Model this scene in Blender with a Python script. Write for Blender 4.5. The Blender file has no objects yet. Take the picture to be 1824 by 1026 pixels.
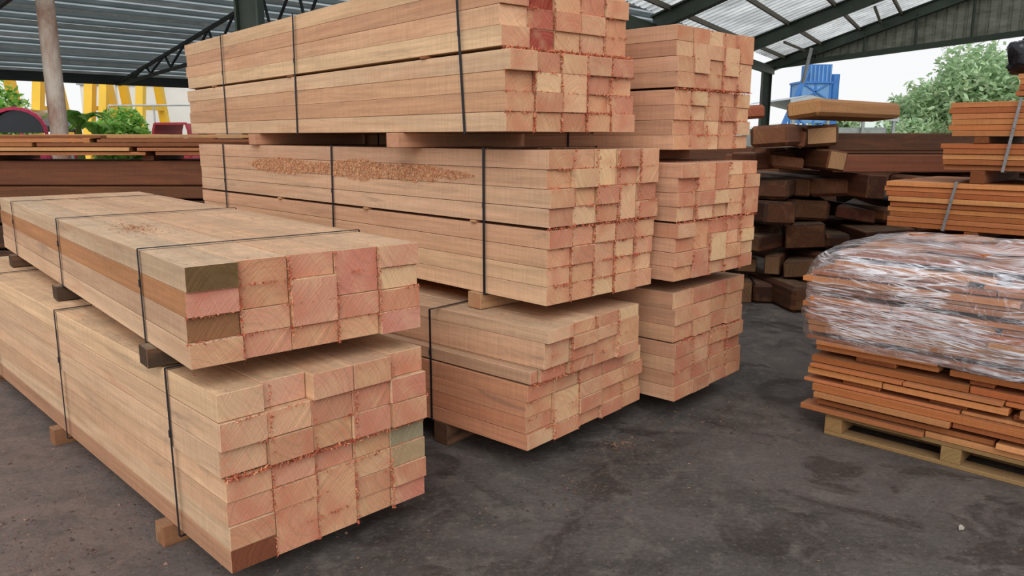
import bpy, math, random, bmesh
from mathutils import Vector, Matrix
from mathutils import noise as mn
R=random.Random(7)
D=bpy.data
def lin(r,g,b):
    f=lambda c:(c/255/12.92 if c/255<=.04045 else ((c/255+.055)/1.055)**2.4)
    return (f(r),f(g),f(b))
# ---------------------------------------------------------------- mesh builder
class MB:
    def __init__(s):
        s.v=[];s.f=[];s.m=[];s.uv=[];s.c=[];s.mats=[];s.M=Matrix.Identity(4)
    def mi(s,mat):
        if mat not in s.mats:s.mats.append(mat)
        return s.mats.index(mat)
    def face(s,pts,mat,col=(1,1,1),uv=None):
        b=len(s.v)
        for p in pts:
            s.v.append(tuple(s.M@Vector(p)))
        s.f.append(tuple(range(b,b+len(pts))));s.m.append(s.mi(mat))
        if uv is None: uv=[(p[0]+p[1]*.37,p[2]+p[1]*.2) for p in pts]
        s.uv.append(uv);s.c.append(col)
    def poly(s,verts,faces,mat,col=(1,1,1)):
        b=len(s.v)
        for p in verts:s.v.append(tuple(s.M@Vector(p)))
        mi=s.mi(mat)
        for f in faces:
            s.f.append(tuple(b+i for i in f));s.m.append(mi)
            s.uv.append([(verts[i][0]+verts[i][1]*.37,verts[i][2]+verts[i][1]*.2) for i in f]);s.c.append(col)
    def box(s,x0,x1,y0,y1,z0,z1,mat,col=(1,1,1),emat=None,ecol=None,c=.0025,axis=1,ends=None):
        """chamfered timber, length along axis; emat = end grain"""
        emat=emat or mat; ecol=ecol or col
        lo=(x0,y0,z0);hi=(x1,y1,z1)
        c=min(c,(x1-x0)*.2,(y1-y0)*.2,(z1-z0)*.2)
        V={};base=len(s.v);k=0
        ou=R.uniform(0,40);ov=R.uniform(0,9);eu=R.choice((-1,1))*R.uniform(.02,.16);ev=R.choice((-1,1))*R.uniform(.03,.16)
        cx=[(lo[i]+hi[i])/2 for i in range(3)]
        L=[]
        for i in (0,1):
            for j in (0,1):
                for q in (0,1):
                    cn=(i,j,q)
                    for ax in range(3):
                        p=[0,0,0]
                        for a in range(3):
                            val=(lo,hi)[cn[a]][a]
                            if a!=ax: val+= c if cn[a]==0 else -c
                            p[a]=val
                        V[(cn,ax)]=base+k;k+=1
                        L.append(tuple(p));s.v.append(tuple(s.M@Vector(p)))
        ms,me=s.mi(mat),s.mi(emat)
        def add(keys,isend,nax):
            idx=[V[q] for q in keys];s.f.append(tuple(idx));s.m.append(me if isend else ms)
            uv=[]
            for ii in idx:
                p=L[ii-base]
                o=[a for a in range(3) if a!=axis]
                if isend: uv.append((p[o[0]]-cx[o[0]]+eu,p[o[1]]-cx[o[1]]+ev))
                else:
                    w = p[o[1]] if nax==o[0] else p[o[0]]
                    uv.append((p[axis]+ou,w+ov+(3.3 if nax==o[0] else 0)))
            s.uv.append(uv);s.c.append(ecol if isend else col)
        for ax in range(3):
            a,b=[q for q in range(3) if q!=ax]
            for side in (0,1):
                ks=[]
                for (i,j) in ((0,0),(1,0),(1,1),(0,1)):
                    cn=[0,0,0];cn[ax]=side;cn[a]=i;cn[b]=j
                    ks.append((tuple(cn),ax))
                add(ks,ax==axis,ax)
        for e in range(3):
            a,b=[q for q in range(3) if q!=e]
            for i in (0,1):
                for j in (0,1):
                    c0=[0,0,0];c0[a]=i;c0[b]=j;c1=list(c0);c1[e]=1
                    c0=tuple(c0);c1=tuple(c1)
                    add([(c0,a),(c0,b),(c1,b),(c1,a)],False,a)
        for i in (0,1):
            for j in (0,1):
                for q in (0,1):
                    cn=(i,j,q);add([(cn,0),(cn,1),(cn,2)],False,0)
    def hexa(s,p,mat,col=(1,1,1)):
        s.poly(p,[(0,3,2,1),(4,5,6,7),(0,1,5,4),(1,2,6,5),(2,3,7,6),(3,0,4,7)],mat,col)
    def beam(s,p0,p1,w,h,mat,col=(1,1,1)):
        p0=Vector(p0);p1=Vector(p1);d=(p1-p0).normalized()
        up=Vector((0,0,1)) if abs(d.z)<.95 else Vector((1,0,0))
        sx=d.cross(up).normalized()*w/2;sz=sx.cross(d).normalized()*h/2
        s.hexa([p0-sx-sz,p0+sx-sz,p0+sx+sz,p0-sx+sz,p1-sx-sz,p1+sx-sz,p1+sx+sz,p1-sx+sz],mat,col)
    def ibeam(s,p0,p1,w,h,mat,t=.02):
        p0=Vector(p0);p1=Vector(p1);d=(p1-p0).normalized()
        up=Vector((0,0,1)) if abs(d.z)<.95 else Vector((1,0,0))
        sx=d.cross(up).normalized();sz=sx.cross(d).normalized()
        s.beam(p0+sz*h/2,p1+sz*h/2,w,t,mat);s.beam(p0-sz*h/2,p1-sz*h/2,w,t,mat);s.beam(p0,p1,t,h-t,mat)
    def tube(s,p0,p1,r,mat,col=(1,1,1),n=12,r1=None):
        p0=Vector(p0);p1=Vector(p1);d=(p1-p0).normalized();r1=r if r1 is None else r1
        up=Vector((0,0,1)) if abs(d.z)<.95 else Vector((1,0,0))
        a=d.cross(up).normalized();b=a.cross(d)
        vs=[];fs=[]
        for (p,rr) in ((p0,r),(p1,r1)):
            for i in range(n):
                t=2*math.pi*i/n;vs.append(p+a*math.cos(t)*rr+b*math.sin(t)*rr)
        for i in range(n):fs.append((i,(i+1)%n,n+(i+1)%n,n+i))
        fs.append(tuple(range(n)));fs.append(tuple(range(n,2*n)))
        s.poly(vs,fs,mat,col)
    def chip(s,p,size,mat,col,nrm=None,flat=.5):
        d=Vector((R.gauss(0,1),R.gauss(0,1),R.gauss(0,1)))
        e=Vector((R.gauss(0,1),R.gauss(0,1),R.gauss(0,1)))
        if nrm is not None:
            n=Vector(nrm);d-=n*d.dot(n)*flat;e-=n*e.dot(n)*flat
        d.normalize();e=(e-d*e.dot(d)).normalized()
        d*=size*R.uniform(.6,1.6);e*=size*R.uniform(.12,.4)
        p=Vector(p)
        bend=Vector((R.gauss(0,1),R.gauss(0,1),R.gauss(0,1)))*size*.2
        s.face([p-d,p+e+bend,p+d,p-e+bend*.5],mat,col)
    def obj(s,name,loc=(0,0,0),rz=0,recalc=True,smooth=False,parent=None):
        me=D.meshes.new(name);me.from_pydata(s.v,[],s.f);
        for m in s.mats:me.materials.append(m)
        me.polygons.foreach_set('material_index',s.m)
        me.uv_layers.new(name='UVMap');me.color_attributes.new('pc','FLOAT_COLOR','CORNER')
        fu=[];fc=[]
        for i,uv in enumerate(s.uv):
            for q in uv:
                fu+=[q[0],q[1]];fc+=[s.c[i][0],s.c[i][1],s.c[i][2],1]
        me.uv_layers['UVMap'].data.foreach_set('uv',fu);me.color_attributes['pc'].data.foreach_set('color',fc)
        if recalc:
            bm=bmesh.new();bm.from_mesh(me);bmesh.ops.recalc_face_normals(bm,faces=bm.faces);bm.to_mesh(me);bm.free()
        if smooth: me.polygons.foreach_set('use_smooth',[True]*len(me.polygons))
        o=D.objects.new(name,me);bpy.context.collection.objects.link(o)
        o.location=loc;o.rotation_euler=(0,0,rz)
        if parent:o.parent=parent
        return o
# ---------------------------------------------------------------- materials
def newmat(n):
    m=D.materials.new(n);m.use_nodes=True;t=m.node_tree;t.nodes.clear()
    o=t.nodes.new('ShaderNodeOutputMaterial');b=t.nodes.new('ShaderNodeBsdfPrincipled')
    t.links.new(b.outputs[0],o.inputs[0]);return m,t,b,o
def N(t,k,**kw):
    n=t.nodes.new('ShaderNode'+k)
    for a,v in kw.items():setattr(n,a,v)
    return n
def noise(t,vec,scale,detail=4,rough=.6,dist=0,mapscale=None):
    if mapscale:
        mp=N(t,'Mapping');mp.inputs['Scale'].default_value=mapscale;t.links.new(vec,mp.inputs[0]);vec=mp.outputs[0]
    n=N(t,'TexNoise');n.inputs['Scale'].default_value=scale;n.inputs['Detail'].default_value=detail
    n.inputs['Roughness'].default_value=rough;n.inputs['Distortion'].default_value=dist
    t.links.new(vec,n.inputs['Vector']);return n.outputs['Fac']
def rng(t,val,a,b,c,d):
    n=N(t,'MapRange');t.links.new(val,n.inputs[0])
    for i,x in enumerate((a,b,c,d)):n.inputs[i+1].default_value=x
    return n.outputs[0]
def mixc(t,fac,a,b,mode='MIX'):
    n=N(t,'Mix',data_type='RGBA',blend_type=mode)
    if hasattr(fac,'type'):t.links.new(fac,n.inputs[0])
    else:n.inputs[0].default_value=fac
    for i,x in ((6,a),(7,b)):
        if isinstance(x,(tuple,list)):n.inputs[i].default_value=(*x,1)
        else:t.links.new(x,n.inputs[i])
    return n.outputs[2]
def math_(t,op,a,b):
    n=N(t,'Math',operation=op)
    for i,x in enumerate((a,b)):
        if hasattr(x,'type'):t.links.new(x,n.inputs[i])
        else:n.inputs[i].default_value=x
    return n.outputs[0]
def gray(t,v):
    n=N(t,'CombineColor');[t.links.new(v,n.inputs[i]) for i in range(3)];return n.outputs[0]
def bump(t,b,h,st,dist=.002):
    n=N(t,'Bump');n.inputs['Strength'].default_value=st;n.inputs['Distance'].default_value=dist
    t.links.new(h,n.inputs['Height']);t.links.new(n.outputs[0],b.inputs['Normal'])
TINT=(.93,.95,.86)
def wood_side(name,dust=.6,stain=.5,rough=.75,redc=lin(196,136,104),reda=.45):
    m,t,b,o=newmat(name);uv=N(t,'UVMap').outputs[0];pc=N(t,'Attribute',attribute_name='pc').outputs['Color']
    g=noise(t,uv,1,7,.62,.4,(1.3,34,1));g2=noise(t,uv,1,3,.5,0,(.5,5,1));saw=noise(t,uv,1,3,.6,0,(70,5,1))
    g4=noise(t,uv,1,5,.7,.2,(9,150,1))
    f=math_(t,'MULTIPLY',rng(t,g,.25,.75,.76,1.18),rng(t,g2,.3,.7,.86,1.1))
    f=math_(t,'MULTIPLY',f,rng(t,saw,.3,.7,.92,1.07));f=math_(t,'MULTIPLY',f,rng(t,g4,.3,.7,.91,1.08))
    col=mixc(t,1,pc,gray(t,f),'MULTIPLY')
    red=rng(t,noise(t,uv,1,4,.6,1,(.9,7,1)),.50,.72,0,reda);col=mixc(t,red,col,redc)
    ms=rng(t,noise(t,uv,1,6,.7,.6,(1.2,7,1)),.59,.74,0,stain);col=mixc(t,ms,col,lin(98,92,92))
    ge=N(t,'NewGeometry');sp=N(t,'SeparateXYZ');t.links.new(ge.outputs['Normal'],sp.inputs[0])
    up=rng(t,sp.outputs[2],.7,.95,0,1)
    dn=noise(t,ge.outputs['Position'],7,8,.75,.4);dd=math_(t,'MULTIPLY',up,rng(t,dn,.4,.62,.1,dust))
    col=mixc(t,dd,col,lin(164,140,120))
    sp2=rng(t,noise(t,ge.outputs['Position'],150,4,.7),.55,.66,0,.6);col=mixc(t,math_(t,'MULTIPLY',sp2,up),col,lin(130,102,84))
    sp3=rng(t,noise(t,ge.outputs['Position'],120,4,.7,.5),.60,.68,0,.7);col=mixc(t,math_(t,'MULTIPLY',sp3,up),col,lin(220,184,154))
    col=mixc(t,1,col,TINT,'MULTIPLY')
    t.links.new(col,b.inputs['Base Color']);b.inputs['Roughness'].default_value=rough
    b.inputs['Specular IOR Level'].default_value=.25
    h=math_(t,'ADD',g,saw);bump(t,b,h,.5,.002);return m
def radial(t,uv,cx,cy,freq,detail,rough,warp=0,wv=None):
    mp=N(t,'Mapping');mp.inputs['Location'].default_value=(-cx,-cy,0);t.links.new(uv,mp.inputs[0])
    ln=N(t,'VectorMath',operation='LENGTH');t.links.new(mp.outputs[0],ln.inputs[0]);d=ln.outputs['Value']
    if wv is not None:d=math_(t,'ADD',d,math_(t,'MULTIPLY',wv,warp))
    n=N(t,'TexNoise',noise_dimensions='1D');n.inputs['Scale'].default_value=freq;n.inputs['Detail'].default_value=detail;n.inputs['Roughness'].default_value=rough
    t.links.new(d,n.inputs['W']);return n.outputs['Fac']
def wood_end(name,k=1.0,blot=lin(198,110,88),pale=lin(230,190,150)):
    m,t,b,o=newmat(name);uv=N(t,'UVMap').outputs[0];pc=N(t,'Attribute',attribute_name='pc').outputs['Color']
    wv=noise(t,uv,9,2,.5,0)
    ring=radial(t,uv,0,0,55,3,.6,.03,wv)
    s1=radial(t,uv,.55,-.50,190,4,.75,.004,wv);s2=radial(t,uv,-.9,-.5,110,3,.7,.004,wv)
    m1=rng(t,noise(t,uv,14,2,.5,0),.42,.58,.2,1)
    f=math_(t,'MULTIPLY',rng(t,ring,.3,.7,.84,1.12),rng(t,math_(t,'MULTIPLY',math_(t,'SUBTRACT',s1,.5),m1),-.2,.2,.72,1.28))
    f=math_(t,'MULTIPLY',f,rng(t,s2,.3,.7,.92,1.08));f=math_(t,'MULTIPLY',f,rng(t,noise(t,uv,300,3,.7,0),.3,.7,.90,1.10))
    col=mixc(t,1,pc,gray(t,f),'MULTIPLY')
    n=noise(t,uv,6,3,.5,.3)
    col=mixc(t,rng(t,math_(t,'ADD',n,math_(t,'MULTIPLY',math_(t,'SUBTRACT',ring,.5),.5)),.51,.72,0,.55*k),col,blot)
    col=mixc(t,rng(t,n,.30,.48,.5*k,0),col,pale)
    col=mixc(t,1,col,TINT,'MULTIPLY')
    t.links.new(col,b.inputs['Base Color']);b.inputs['Roughness'].default_value=.85;b.inputs['Specular IOR Level'].default_value=.15
    bump(t,b,s1,.6,.002);return m
def simple(name,col,rough=.6,metal=0,var=.25,scale=6,c2=None,bmp=.2,ms=None):
    m,t,b,o=newmat(name);tc=N(t,'TexCoord').outputs['Object']
    n=noise(t,tc,scale,6,.65,.3,ms)
    c2=c2 or tuple(x*(1-var) for x in col)
    t.links.new(mixc(t,rng(t,n,.35,.65,0,1),col,c2),b.inputs['Base Color'])
    b.inputs['Roughness'].default_value=rough;b.inputs['Metallic'].default_value=metal
    if bmp:bump(t,b,n,bmp,.01)
    return m
WS=wood_side('sawn_timber_side');WE=wood_end('sawn_timber_end')
WO=wood_side('old_timber_side',.3,.3,.65,lin(156,92,54),.35)
WX=wood_end('old_timber_end',.3,lin(120,72,46),lin(190,140,96))
WD=wood_end('stained_timber_end',.3,lin(140,92,60),lin(170,136,96))
STRAP=simple('strap_band',lin(34,40,48),.45,.3,.3,20,bmp=0)
STRAPW=simple('strap_band_grey',lin(150,150,150),.4,.4,.3,20,bmp=0)
m,t,b,o=newmat('splinter');pc=N(t,'Attribute',attribute_name='pc').outputs['Color'];t.links.new(pc,b.inputs['Base Color']);b.inputs['Roughness'].default_value=.85;CH=m
STEELG=simple('green_steel',lin(66,78,66),.55,.2,.3,3)
RUST=simple('rusty_column_paint',lin(190,178,164),.7,.0,.3,3,lin(130,82,56),ms=(1,1,.5))
m,t,b,o=newmat('leaf');pc=N(t,'Attribute',attribute_name='pc').outputs['Color']
df=N(t,'BsdfDiffuse');tr=N(t,'BsdfTranslucent');mx=N(t,'MixShader');mx.inputs[0].default_value=.4
for q in(df,tr):t.links.new(pc,q.inputs[0])
t.links.new(df.outputs[0],mx.inputs[1]);t.links.new(tr.outputs[0],mx.inputs[2]);t.links.new(mx.outputs[0],o.inputs[0]);LEAF=m
def translucent(name,col,tcol,fac,ms=(1,1,1),var=.3):
    m,t,b,o=newmat(name);tc=N(t,'TexCoord').outputs['Object'];n=noise(t,tc,1.5,5,.6,0,ms)
    f=gray(t,rng(t,n,.3,.7,1-var,1.05))
    df=N(t,'BsdfDiffuse');tr=N(t,'BsdfTranslucent');mx=N(t,'MixShader');mx.inputs[0].default_value=fac
    t.links.new(mixc(t,1,col,f,'MULTIPLY'),df.inputs[0]);t.links.new(mixc(t,1,tcol,f,'MULTIPLY'),tr.inputs[0])
    t.links.new(df.outputs[0],mx.inputs[1]);t.links.new(tr.outputs[0],mx.inputs[2]);t.links.new(mx.outputs[0],o.inputs[0]);return m
ROOFL=translucent('roof_sheet_dark',(.09,.11,.11),(.22,.26,.26),.35)
ROOFLL=translucent('roof_sheet_lap_highlight',(.3,.32,.32),(.6,.64,.64),.6)  # paler stripe colour paints the highlights along the sheet overlaps
ROOFR=translucent('roof_sheet_light',(.7,.7,.66),(1,1,.96),.76,(1,1,1),.45)
# ---------------------------------------------------------------- timber palette
def jit(c,a=.08,hue=.04):
    k=1+R.uniform(-a,a);return tuple(max(0,min(1,x*k*(1+R.uniform(-hue,hue)))) for x in c)
SIDE=[lin(226,182,150),lin(220,172,142),lin(214,164,134),lin(230,188,156),lin(206,156,126)]
END=[lin(220,162,132),lin(214,153,123),lin(224,172,140),lin(208,144,118),lin(228,182,148),lin(202,136,112),lin(216,158,126)]
CHC=[lin(186,92,62),lin(204,118,82),lin(158,70,48),lin(216,148,106)]
def sub(mb,x0,y0,z0,W,ncol,H,nl,L,merge=.25,over=None,jy=.017,sidec=SIDE,endc=END,sm=None,em=None,cuts=None):
    over=over or {};sm=sm or WS;em=em or WE
    cw=W/ncol;h=H/nl
    for i in range(ncol):
        k=0
        while k<nl:
            n=1
            if i>0 and k<nl-1 and R.random()<merge:n=2
            if (i,k) in over and 'n' in over[(i,k)]:n=over[(i,k)]['n']
            ov=over.get((i,k),{})
            yj=R.uniform(-jy,jy)+ov.get('dy',0)
            g=R.uniform(.0005,.0038);g2=R.uniform(.0004,.0024)
            sc=jit(R.choice(sidec),.06,.02);ec=jit(R.choice(endc),.08,.03)
            if 's' in ov:sc=ov['s']
            if 'e' in ov:ec=ov['e']
            mb.box(x0+i*cw+g,x0+(i+1)*cw-g,y0+yj,y0+L+R.uniform(-.02,.02),z0+k*h+g2,z0+(k+n)*h-g2*.3,sm,sc,ov.get('m',em),ec,c=R.uniform(.0006,.0020))
            k+=n
def seams(mb,x0,y0,z0,W,ncol,H,n,size=.007,nl=4):
    cw=W/ncol;h=H/nl
    for _ in range(int(n/9)):
        if R.random()<.65:
            i=R.randint(1,ncol-1);z1=z0+R.random()*H;ln=R.uniform(.02,.09)
            for _k in range(22):mb.chip((x0+i*cw+R.gauss(0,.0025),y0-R.uniform(-.006,.015),min(z0+H-.004,max(z0+.004,z1+R.uniform(-ln,ln)))),R.uniform(size*.4,size*1.2),CH,jit(R.choice(CHC),.25),(0,1,0),.4)
        else:
            k=R.choice(list(range(1,nl)));x1=x0+R.random()*W;ln=R.uniform(.02,.08)
            for _k in range(22):mb.chip((min(x0+W-.008,max(x0,x1+R.uniform(-ln,ln))),y0-R.uniform(-.006,.014),z0+k*h+R.gauss(0,.0025)),R.uniform(size*.4,size*1.2),CH,jit(R.choice(CHC),.25),(0,1,0),.4)
def line_chips(mb,x0,x1,y,z,n,size=.008):
    for _ in range(n):
        mb.chip((R.uniform(x0,x1-.006),y-R.uniform(-.008,.015),z+R.gauss(0,.004)),R.uniform(size*.5,size*1.4),CH,jit(R.choice(CHC),.25),(0,1,0),.3)
def topchips(mb,x0,x1,y0,y1,z,n,cols=CHC,size=.005):
    for _ in range(n):
        mb.chip((R.uniform(x0,x1),y0+(y1-y0)*R.random()**1.6,z+.003),R.uniform(size*.5,size*1.4),CH,jit(R.choice(cols),.25),(0,0,1),.9)
def strap(mb,x0,x1,z0,z1,y,skew=0,mat=None,w=.013):
    mat=mat or STRAP;t=.0025
    def seg(a,b,n):
        a=Vector(a);b=Vector(b);n=Vector(n)*t;yy=Vector((0,w/2,0))
        mb.hexa([a-yy,a+yy,a+yy+n,a-yy+n,b-yy,b+yy,b+yy+n,b-yy+n],mat)
    e=.004
    seg((x0-e,y+skew,z0-e),(x0-e,y,z1+e),(-1,0,0));seg((x1+e,y+skew,z0-e),(x1+e,y,z1+e),(1,0,0))
    seg((x0-e,y,z1+e),(x1+e,y+skew*.6,z1+e),(0,0,1));seg((x0-e,y+skew,z0-e),(x1+e,y+skew,z0-e),(0,0,-1))
    mb.box(x0-.010,x0-.006,y+skew*.4-.008,y+skew*.4+.008,z0+(z1-z0)*.6,z0+(z1-z0)*.6+.03,mat,c=.001)
def bearer(mb,y,x0,x1,z0,z1,w=.09,col=None,em=None):
    mb.box(x0,x1,y-w/2,y+w/2,z0,z1,WS,col or jit(lin(170,120,92)),em or WE,col or jit(lin(176,120,96)),axis=0)
rad=math.radians
# ---- A lower
mb=MB()
sub(mb,0,0,0,.877,5,.35,4,4.05,.22,{(0,0):{'m':WD,'e':lin(130,74,54),'s':lin(190,140,112)},(0,2):{'e':lin(216,152,126)},(1,0):{'n':2,'e':lin(216,150,122)},(4,3):{'m':WD,'e':lin(160,146,122)},(4,2):{'m':WD,'e':lin(182,150,120)},(2,0):{'n':3,'e':lin(220,162,130)},(2,3):{'e':lin(218,154,130)},(1,2):{'e':lin(218,156,126)},(1,3):{'e':lin(220,156,132)},(4,0):{'e':lin(208,132,114)},(3,0):{'n':1},(3,1):{'n':1}})
sub(mb,-.012,-.02,.358,.877,5,.304,3,4.05,.1,{(0,2):{'e':lin(222,176,146)},(0,1):{'e':lin(220,168,140)},(0,0):{'dy':.01,'e':lin(224,176,146)},(1,0):{'n':1},(1,1):{'n':1},(2,2):{'e':lin(214,152,128)},(2,1):{'n':1},(2,0):{'n':1},(1,2):{'dy':.03,'e':lin(220,164,142)},(3,0):{'n':1,'e':lin(212,146,124)}})
seams(mb,0,0,0,.877,5,.35,500);seams(mb,0,-.02,.36,.877,5,.3,300,nl=3);line_chips(mb,0,.877,-.01,.354,900,.008)
topchips(mb,0,.87,0,1.6,.662,300)
for y,s in((.40,.0),(1.78,.02),(3.2,0)):strap(mb,-.012,.877,-.001,.664,y,s)
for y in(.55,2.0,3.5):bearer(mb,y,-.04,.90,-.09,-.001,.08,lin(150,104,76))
mb.obj('lumber_bundle',(-.988,2.481,.09),rad(45))
# ---- A upper
mb=MB()
sub(mb,0,0,0,.92,5,.35,4,3.85,.2,{(0,3):{'m':WD,'e':lin(112,86,58),'s':lin(216,180,152)},(0,2):{'e':lin(216,148,130),'s':lin(194,134,94)},(0,1):{'m':WD,'e':lin(150,104,76),'s':lin(212,168,140)},(0,0):{'e':lin(214,162,130)},
 (1,2):{'n':2,'e':lin(208,148,118)},(1,0):{'n':1,'e':lin(214,150,126)},(1,1):{'n':1,'e':lin(216,156,130)},(2,3):{'e':lin(214,150,126)},(2,1):{'n':2,'e':lin(216,152,130)},(2,0):{'n':1,'e':lin(212,152,122)},(3,2):{'n':2,'e':lin(212,138,120)},(3,0):{'n':1},(3,1):{'n':1,'e':lin(214,146,124)},(4,3):{'e':lin(216,156,132)},(4,0):{'n':1,'e':lin(214,146,130)},(4,1):{'n':1},(4,2):{'n':1}})
seams(mb,0,0,0,.92,5,.35,650)
topchips(mb,0,.9,0,3.6,.352,600,[lin(180,120,90),lin(200,160,130),lin(130,90,66)])
for _ in range(420):mb.chip((R.gauss(.2,.05),1.25+R.gauss(0,.13),.353),.006,CH,jit(R.choice([lin(150,90,56),lin(176,108,66)]),.2),(0,0,1),.92)
for y,s in((.48,.0),(1.92,.02),(3.3,0)):strap(mb,0,.92,0,.352,y,s)
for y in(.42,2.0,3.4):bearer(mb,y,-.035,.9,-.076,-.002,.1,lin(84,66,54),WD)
mb.obj('lumber_bundle',(-1.078,2.492,.833),rad(40.5))
# ---- B low
mb=MB()
sub(mb,0,0,0,1.0,5,.325,4,3.9,.18,{(0,3):{'e':lin(214,144,116),'s':lin(206,144,114)},(0,0):{'s':lin(210,144,114)},(0,1):{'s':lin(206,138,108)},(0,2):{'s':lin(210,146,116)}})
sub(mb,.06,-.06,.333,.80,4,.262,4,3.9,.22,{(0,0):{'dy':.03,'s':lin(204,160,132),'e':lin(212,136,112)},(0,1):{'e':lin(220,170,140),'n':2},(0,3):{'s':lin(214,172,144)}})
mb.box(.006,.056,-.01,3.9,.333,.396,WS,lin(200,156,130),WE,lin(208,136,112))
mb.box(.864,.99,.04,3.9,.333,.46,WS,lin(200,156,130),WE,lin(214,152,122))
seams(mb,0,0,0,1.0,5,.32,450);seams(mb,.06,-.06,.333,.8,4,.26,400);line_chips(mb,0,.9,-.02,.331,500)
topchips(mb,.1,.85,0,1,.597,250)
strap(mb,0.0,1.0,0,.597,.66,.0);strap(mb,0,1.0,0,.597,2.4,.0)
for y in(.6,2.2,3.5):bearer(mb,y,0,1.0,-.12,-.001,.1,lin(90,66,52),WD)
mb.obj('lumber_bundle',(.075,3.483,.12),rad(49))
# ---- B mid
mb=MB()
sub(mb,0,0,0,.835,5,.362,4,3.98,.12)
sub(mb,-.005,-.015,.375,.85,5,.36,4,4.0,.2,{(0,2):{'s':lin(210,164,136)},(0,3):{'s':lin(214,168,142)},(0,1):{'s':lin(216,172,144)},(0,0):{'s':lin(220,176,148)}})
seams(mb,0,0,0,.835,5,.362,1000,.008);seams(mb,0,-.015,.375,.85,5,.36,750,.008);line_chips(mb,0,.84,-.005,.368,600)
topchips(mb,0,.83,0,1.5,.737,400)
for _ in range(15000):
    y=.5+2.6*R.random();zz=.6+R.uniform(-.075,.075)
    edge=.026+.040*(mn.noise(Vector((y*2.2,0,0)))+.5)+.016*mn.noise(Vector((y*11,3,0)))
    if abs(zz-.600)<edge*min(1,(y-.5)*5,(3.1-y)*5) and mn.noise(Vector((y*18,zz*60,0)))>-.35:
        mb.chip((-.0075,y,zz),R.uniform(.004,.009),CH,jit(R.choice([lin(214,150,106),lin(204,132,88),lin(228,182,136),lin(170,104,70),lin(222,168,124)]),.2),(1,0,0),.93)
for y,s in((.43,.0),(1.88,.02),(3.5,0)):strap(mb,-.006,.846,0,.737,y,s,w=.016)
for y in(.5,1.5,2.6):mb.box(-.012,.03,y,y+.04,.3625,.3745,WS,lin(200,150,110))
for y in(.50,2.1,3.4):bearer(mb,y,-.02,.83,-.085,-.001,.1,lin(190,146,112))
mb.obj('lumber_bundle',(.161,3.612,.803),rad(43.5))
# ---- B top
mb=MB()
sub(mb,0,0,0,.85,5,.36,4,4.26,.15,{(0,3):{'dy':-.02,'s':lin(226,186,156)},(0,0):{'dy':-.02},(2,0):{'n':1,'e':lin(194,134,106)},(0,2):{'dy':.0}},jy=.02)
sub(mb,.01,.06,.378,.85,5,.36,4,4.22,.25,{(1,0):{'n':1,'e':lin(168,80,70)},(1,1):{'n':1,'e':lin(192,108,92)},(1,2):{'n':1,'e':lin(150,62,54)},(1,3):{'e':lin(188,100,84)},(2,0):{'n':1,'e':lin(218,166,132)},(2,1):{'n':1,'e':lin(212,142,116)},(3,0):{'n':1,'e':lin(216,162,134)}},jy=.02)
seams(mb,0,0,0,.85,5,.36,1000,.009);seams(mb,.01,.06,.378,.85,5,.36,400);line_chips(mb,0,.85,.02,.366,900,.010)
for y,s in((.36,.0),(2.12,.02),(3.4,0)):strap(mb,0,.86,0,.742,y,-.06 if y<1 else s,w=.016)
for y in(.62,2.2,3.6):mb.box(-.008,.85,y,y+.05,.3615,.377,WS,lin(150,96,66))
for y,w in((.92,.12),(2.85,.12)):bearer(mb,y,-.03,.86,-.078,-.002,w,lin(204,150,124))
mb.obj('lumber_bundle',(-.03,3.55,1.62),rad(40))
# ---- C low
CS=[lin(200,152,124),lin(192,142,116),lin(204,156,128)]
mb=MB()
sub(mb,0,0,0,.83,4,.335,4,3.9,.3,sidec=CS)
sub(mb,.0,.01,.342,.83,4,.285,3,3.9,.3,sidec=CS)
seams(mb,0,0,0,.83,4,.335,300);line_chips(mb,0,.83,0,.34,250);topchips(mb,0,.8,0,1,.628,500)
strap(mb,0,.83,0,.628,.7);strap(mb,0,.83,0,.628,2.7)
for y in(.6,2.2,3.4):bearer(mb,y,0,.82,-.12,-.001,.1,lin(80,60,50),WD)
mb.obj('lumber_bundle',(.909,4.195,.12),rad(48))
# ---- C mid
CS2=[lin(212,158,132),lin(206,148,122),lin(216,164,138)]
mb=MB()
sub(mb,0,0,0,.84,5,.315,4,3.9,.25,sidec=CS2)
sub(mb,.02,.0,.325,.84,5,.312,4,3.9,.25,sidec=CS2)
seams(mb,0,0,0,.84,5,.315,500);seams(mb,.02,0,.325,.84,5,.31,400);line_chips(mb,0,.84,0,.32,350);topchips(mb,0,.8,0,1,.638,300)
strap(mb,0,.86,0,.638,.9);strap(mb,0,.86,0,.638,2.9)
for y in(.5,2.2,3.4):bearer(mb,y,0,.82,-.07,-.001,.1)
mb.obj('lumber_bundle',(.881,4.148,.82),rad(44))
# ---- C top
mb=MB()
sub(mb,0,0,0,.83,5,.325,4,3.95,.2,sidec=CS2)
sub(mb,0,.0,.337,.83,5,.325,4,3.95,.35,sidec=CS2)
seams(mb,0,0,0,.83,5,.325,500);seams(mb,0,0,.337,.83,5,.32,250);line_chips(mb,0,.83,0,.331,450)
strap(mb,0,.83,0,.662,.75);strap(mb,0,.83,0,.662,2.7)
for y in(.45,2.2,3.4):bearer(mb,y,0,.82,-.064,-.001,.1,lin(150,90,64))
mb.obj('lumber_bundle',(.88,4.30,1.525),rad(45.5))
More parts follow.
